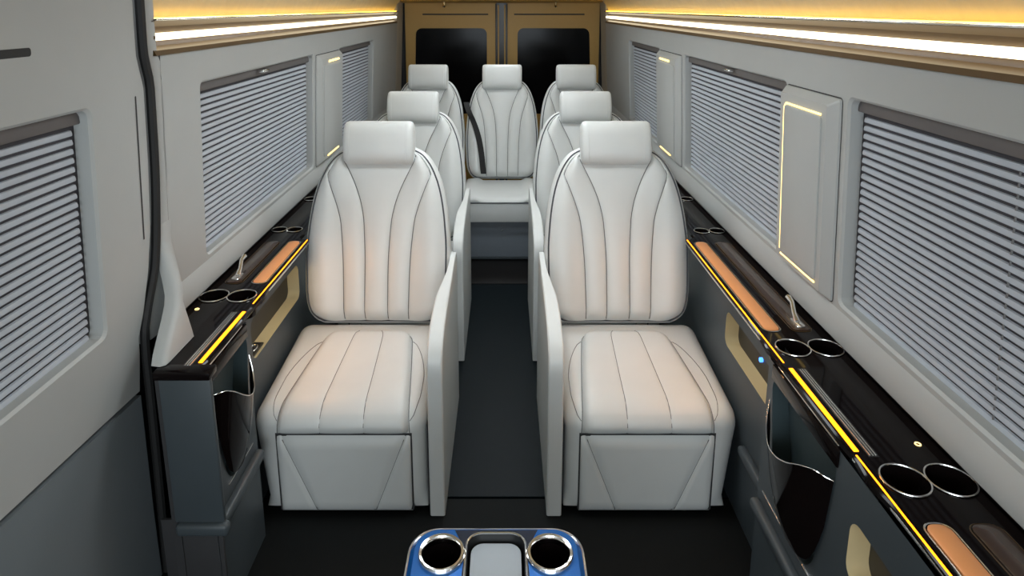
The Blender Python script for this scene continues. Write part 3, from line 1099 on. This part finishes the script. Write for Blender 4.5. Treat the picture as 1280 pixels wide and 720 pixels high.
    put(MB().tube([(hx, hy - .01, ZT + .008), (hx + .004, hy + .02, ZT + .018), (hx + .012, hy + .055, ZT + .034), (hx + .014, hy + .085, ZT + .036)], [.008, .006, .006, .0085], 8), 'latch_lever', 'chrome', hk)
    return t


M['amberglow'] = mat('niche_lamp', (1, 0.8, 0.4), 0.4, emit=(1.0, 0.72, 0.30), estr=6.0, noise=0.01)
RC = .040
console(1, -.9, 3.6, 1.455, (1.115, 1.425), (1.085, 1.375), [(1.008, RC), (1.468, RC), (2.33, .027), (2.75, .027)],
        [(.30, .905), (1.555, 2.205)], [(1.515, 1.925, .475, .592), (.60, 1.05, .475, .600)], 1.60,
        'slate console with black gloss top and blue button niche along the right wall', False, [(-.8, 1.075), (1.40, 2.235)])
console(-1, 1.365, 3.6, 1.640, (1.405, 1.630), (1.40, 1.665), [(1.765, RC), (2.345, .027), (2.75, .027)],
        [(1.855, 2.215)], [(1.80, 2.26, .478, .612)], 1.905,
        'slate console with black gloss top and flat front face beside the left door', True, [(1.715, 2.235)])

# ================================================================== CENTRE CUP CONSOLE
ccx, cz = .0125, .62
t = thing('cup_console', (ccx, .75, 0), 'blue lacquered cup console with two chrome cup rims on the dark floor', 'console')
bx0, bx1, by0, by1 = ccx - .152, ccx + .152, .50, 1.003
o1 = rrect(bx0, bx1, by0, by1, .05, 8)
o2 = rrect(bx0 + .010, bx1 - .010, by0 + .010, by1 - .010, .042, 8)
cups = [(-.0815, .938), (.1065, .938)]
tr = rrect(ccx - .052, ccx + .052, .86, .983, .028, 6)
mb = MB().holed(o2, [circle(x, y, .036) for x, y in cups] + [tr], lambda x, y: (x, y, cz + .004))
nn = len(o1)
mb.add([(x, y, cz + .004) for x, y in o2] + [(x, y, cz - .006) for x, y in o1], [(i, (i + 1) % nn, nn + (i + 1) % nn, nn + i) for i in range(nn)])
mb.strip(o1, lambda x, y: (x, y, cz - .006), lambda x, y: (x, y, cz - .03))
build(mb, 'lacquer_top', 'blue', t, angle=25)
ob = MB()
loop = [(ccx - .075, by1 - .012), (ccx - .066, by1 - .03), (ccx - .055, by1 - .06), (ccx - .058, .86), (ccx - .09, .80), (ccx - .09, .56), (ccx + .09, .56), (ccx + .09, .80), (ccx + .058, .86), (ccx + .055, by1 - .06), (ccx + .066, by1 - .03), (ccx + .075, by1 - .012)]
ob.holed(loop, [tr], lambda x, y: (x, y, cz + .0046))
build(ob, 'centre_inlay', 'navy', t)
build(MB().tube([(x, y, cz - .008) for x, y in o1], .0035, 8, closed=True), 'edge_trim', 'chrome', t)
o4 = rrect(bx0 + .004, bx1 - .004, by0 + .004, by1 - .004, .048, 8)
mb = MB().strip(o4, lambda x, y: (x, y, cz - .03), lambda x, y: (x * .96 + ccx * .04, y, .0))
build(mb, 'pedestal', 'blackplastic', t)
for x, y in cups:
    cup = build(MB().lathe([(.0365, cz + .004), (.034, cz - .02), (.032, cz - .07), (.0001, cz - .075)], x, y), 'cup_holder', 'black', t)
    build(MB().lathe([(.0408, cz + .003), (.0408, cz + .008), (.0385, cz + .0115), (.0345, cz + .0105), (.0318, cz + .006), (.0318, cz - .003)], x, y, 40), 'cup_rim', 'chrome', cup)
mb = MB().strip(tr, lambda x, y: (x, y, cz + .005), lambda x, y: (ccx + (x - ccx) * .92, .92 + (y - .92) * .92, cz - .012))
tray = build(mb, 'tray', 'blackplastic', t)
tp = rrect(ccx - .044, ccx + .044, .868, .972, .022, 6)
mb = MB().holed(tp, [], lambda x, y: (x, y, cz - .006)).strip(tp, lambda x, y: (x, y, cz - .006), lambda x, y: (x, y, cz - .012))
build(mb, 'tray_pad', 'tray', tray)
build(MB().tube([(x, y, cz + .006) for x, y in tr], .002, 6, closed=True), 'tray_trim', 'chrome', tray)
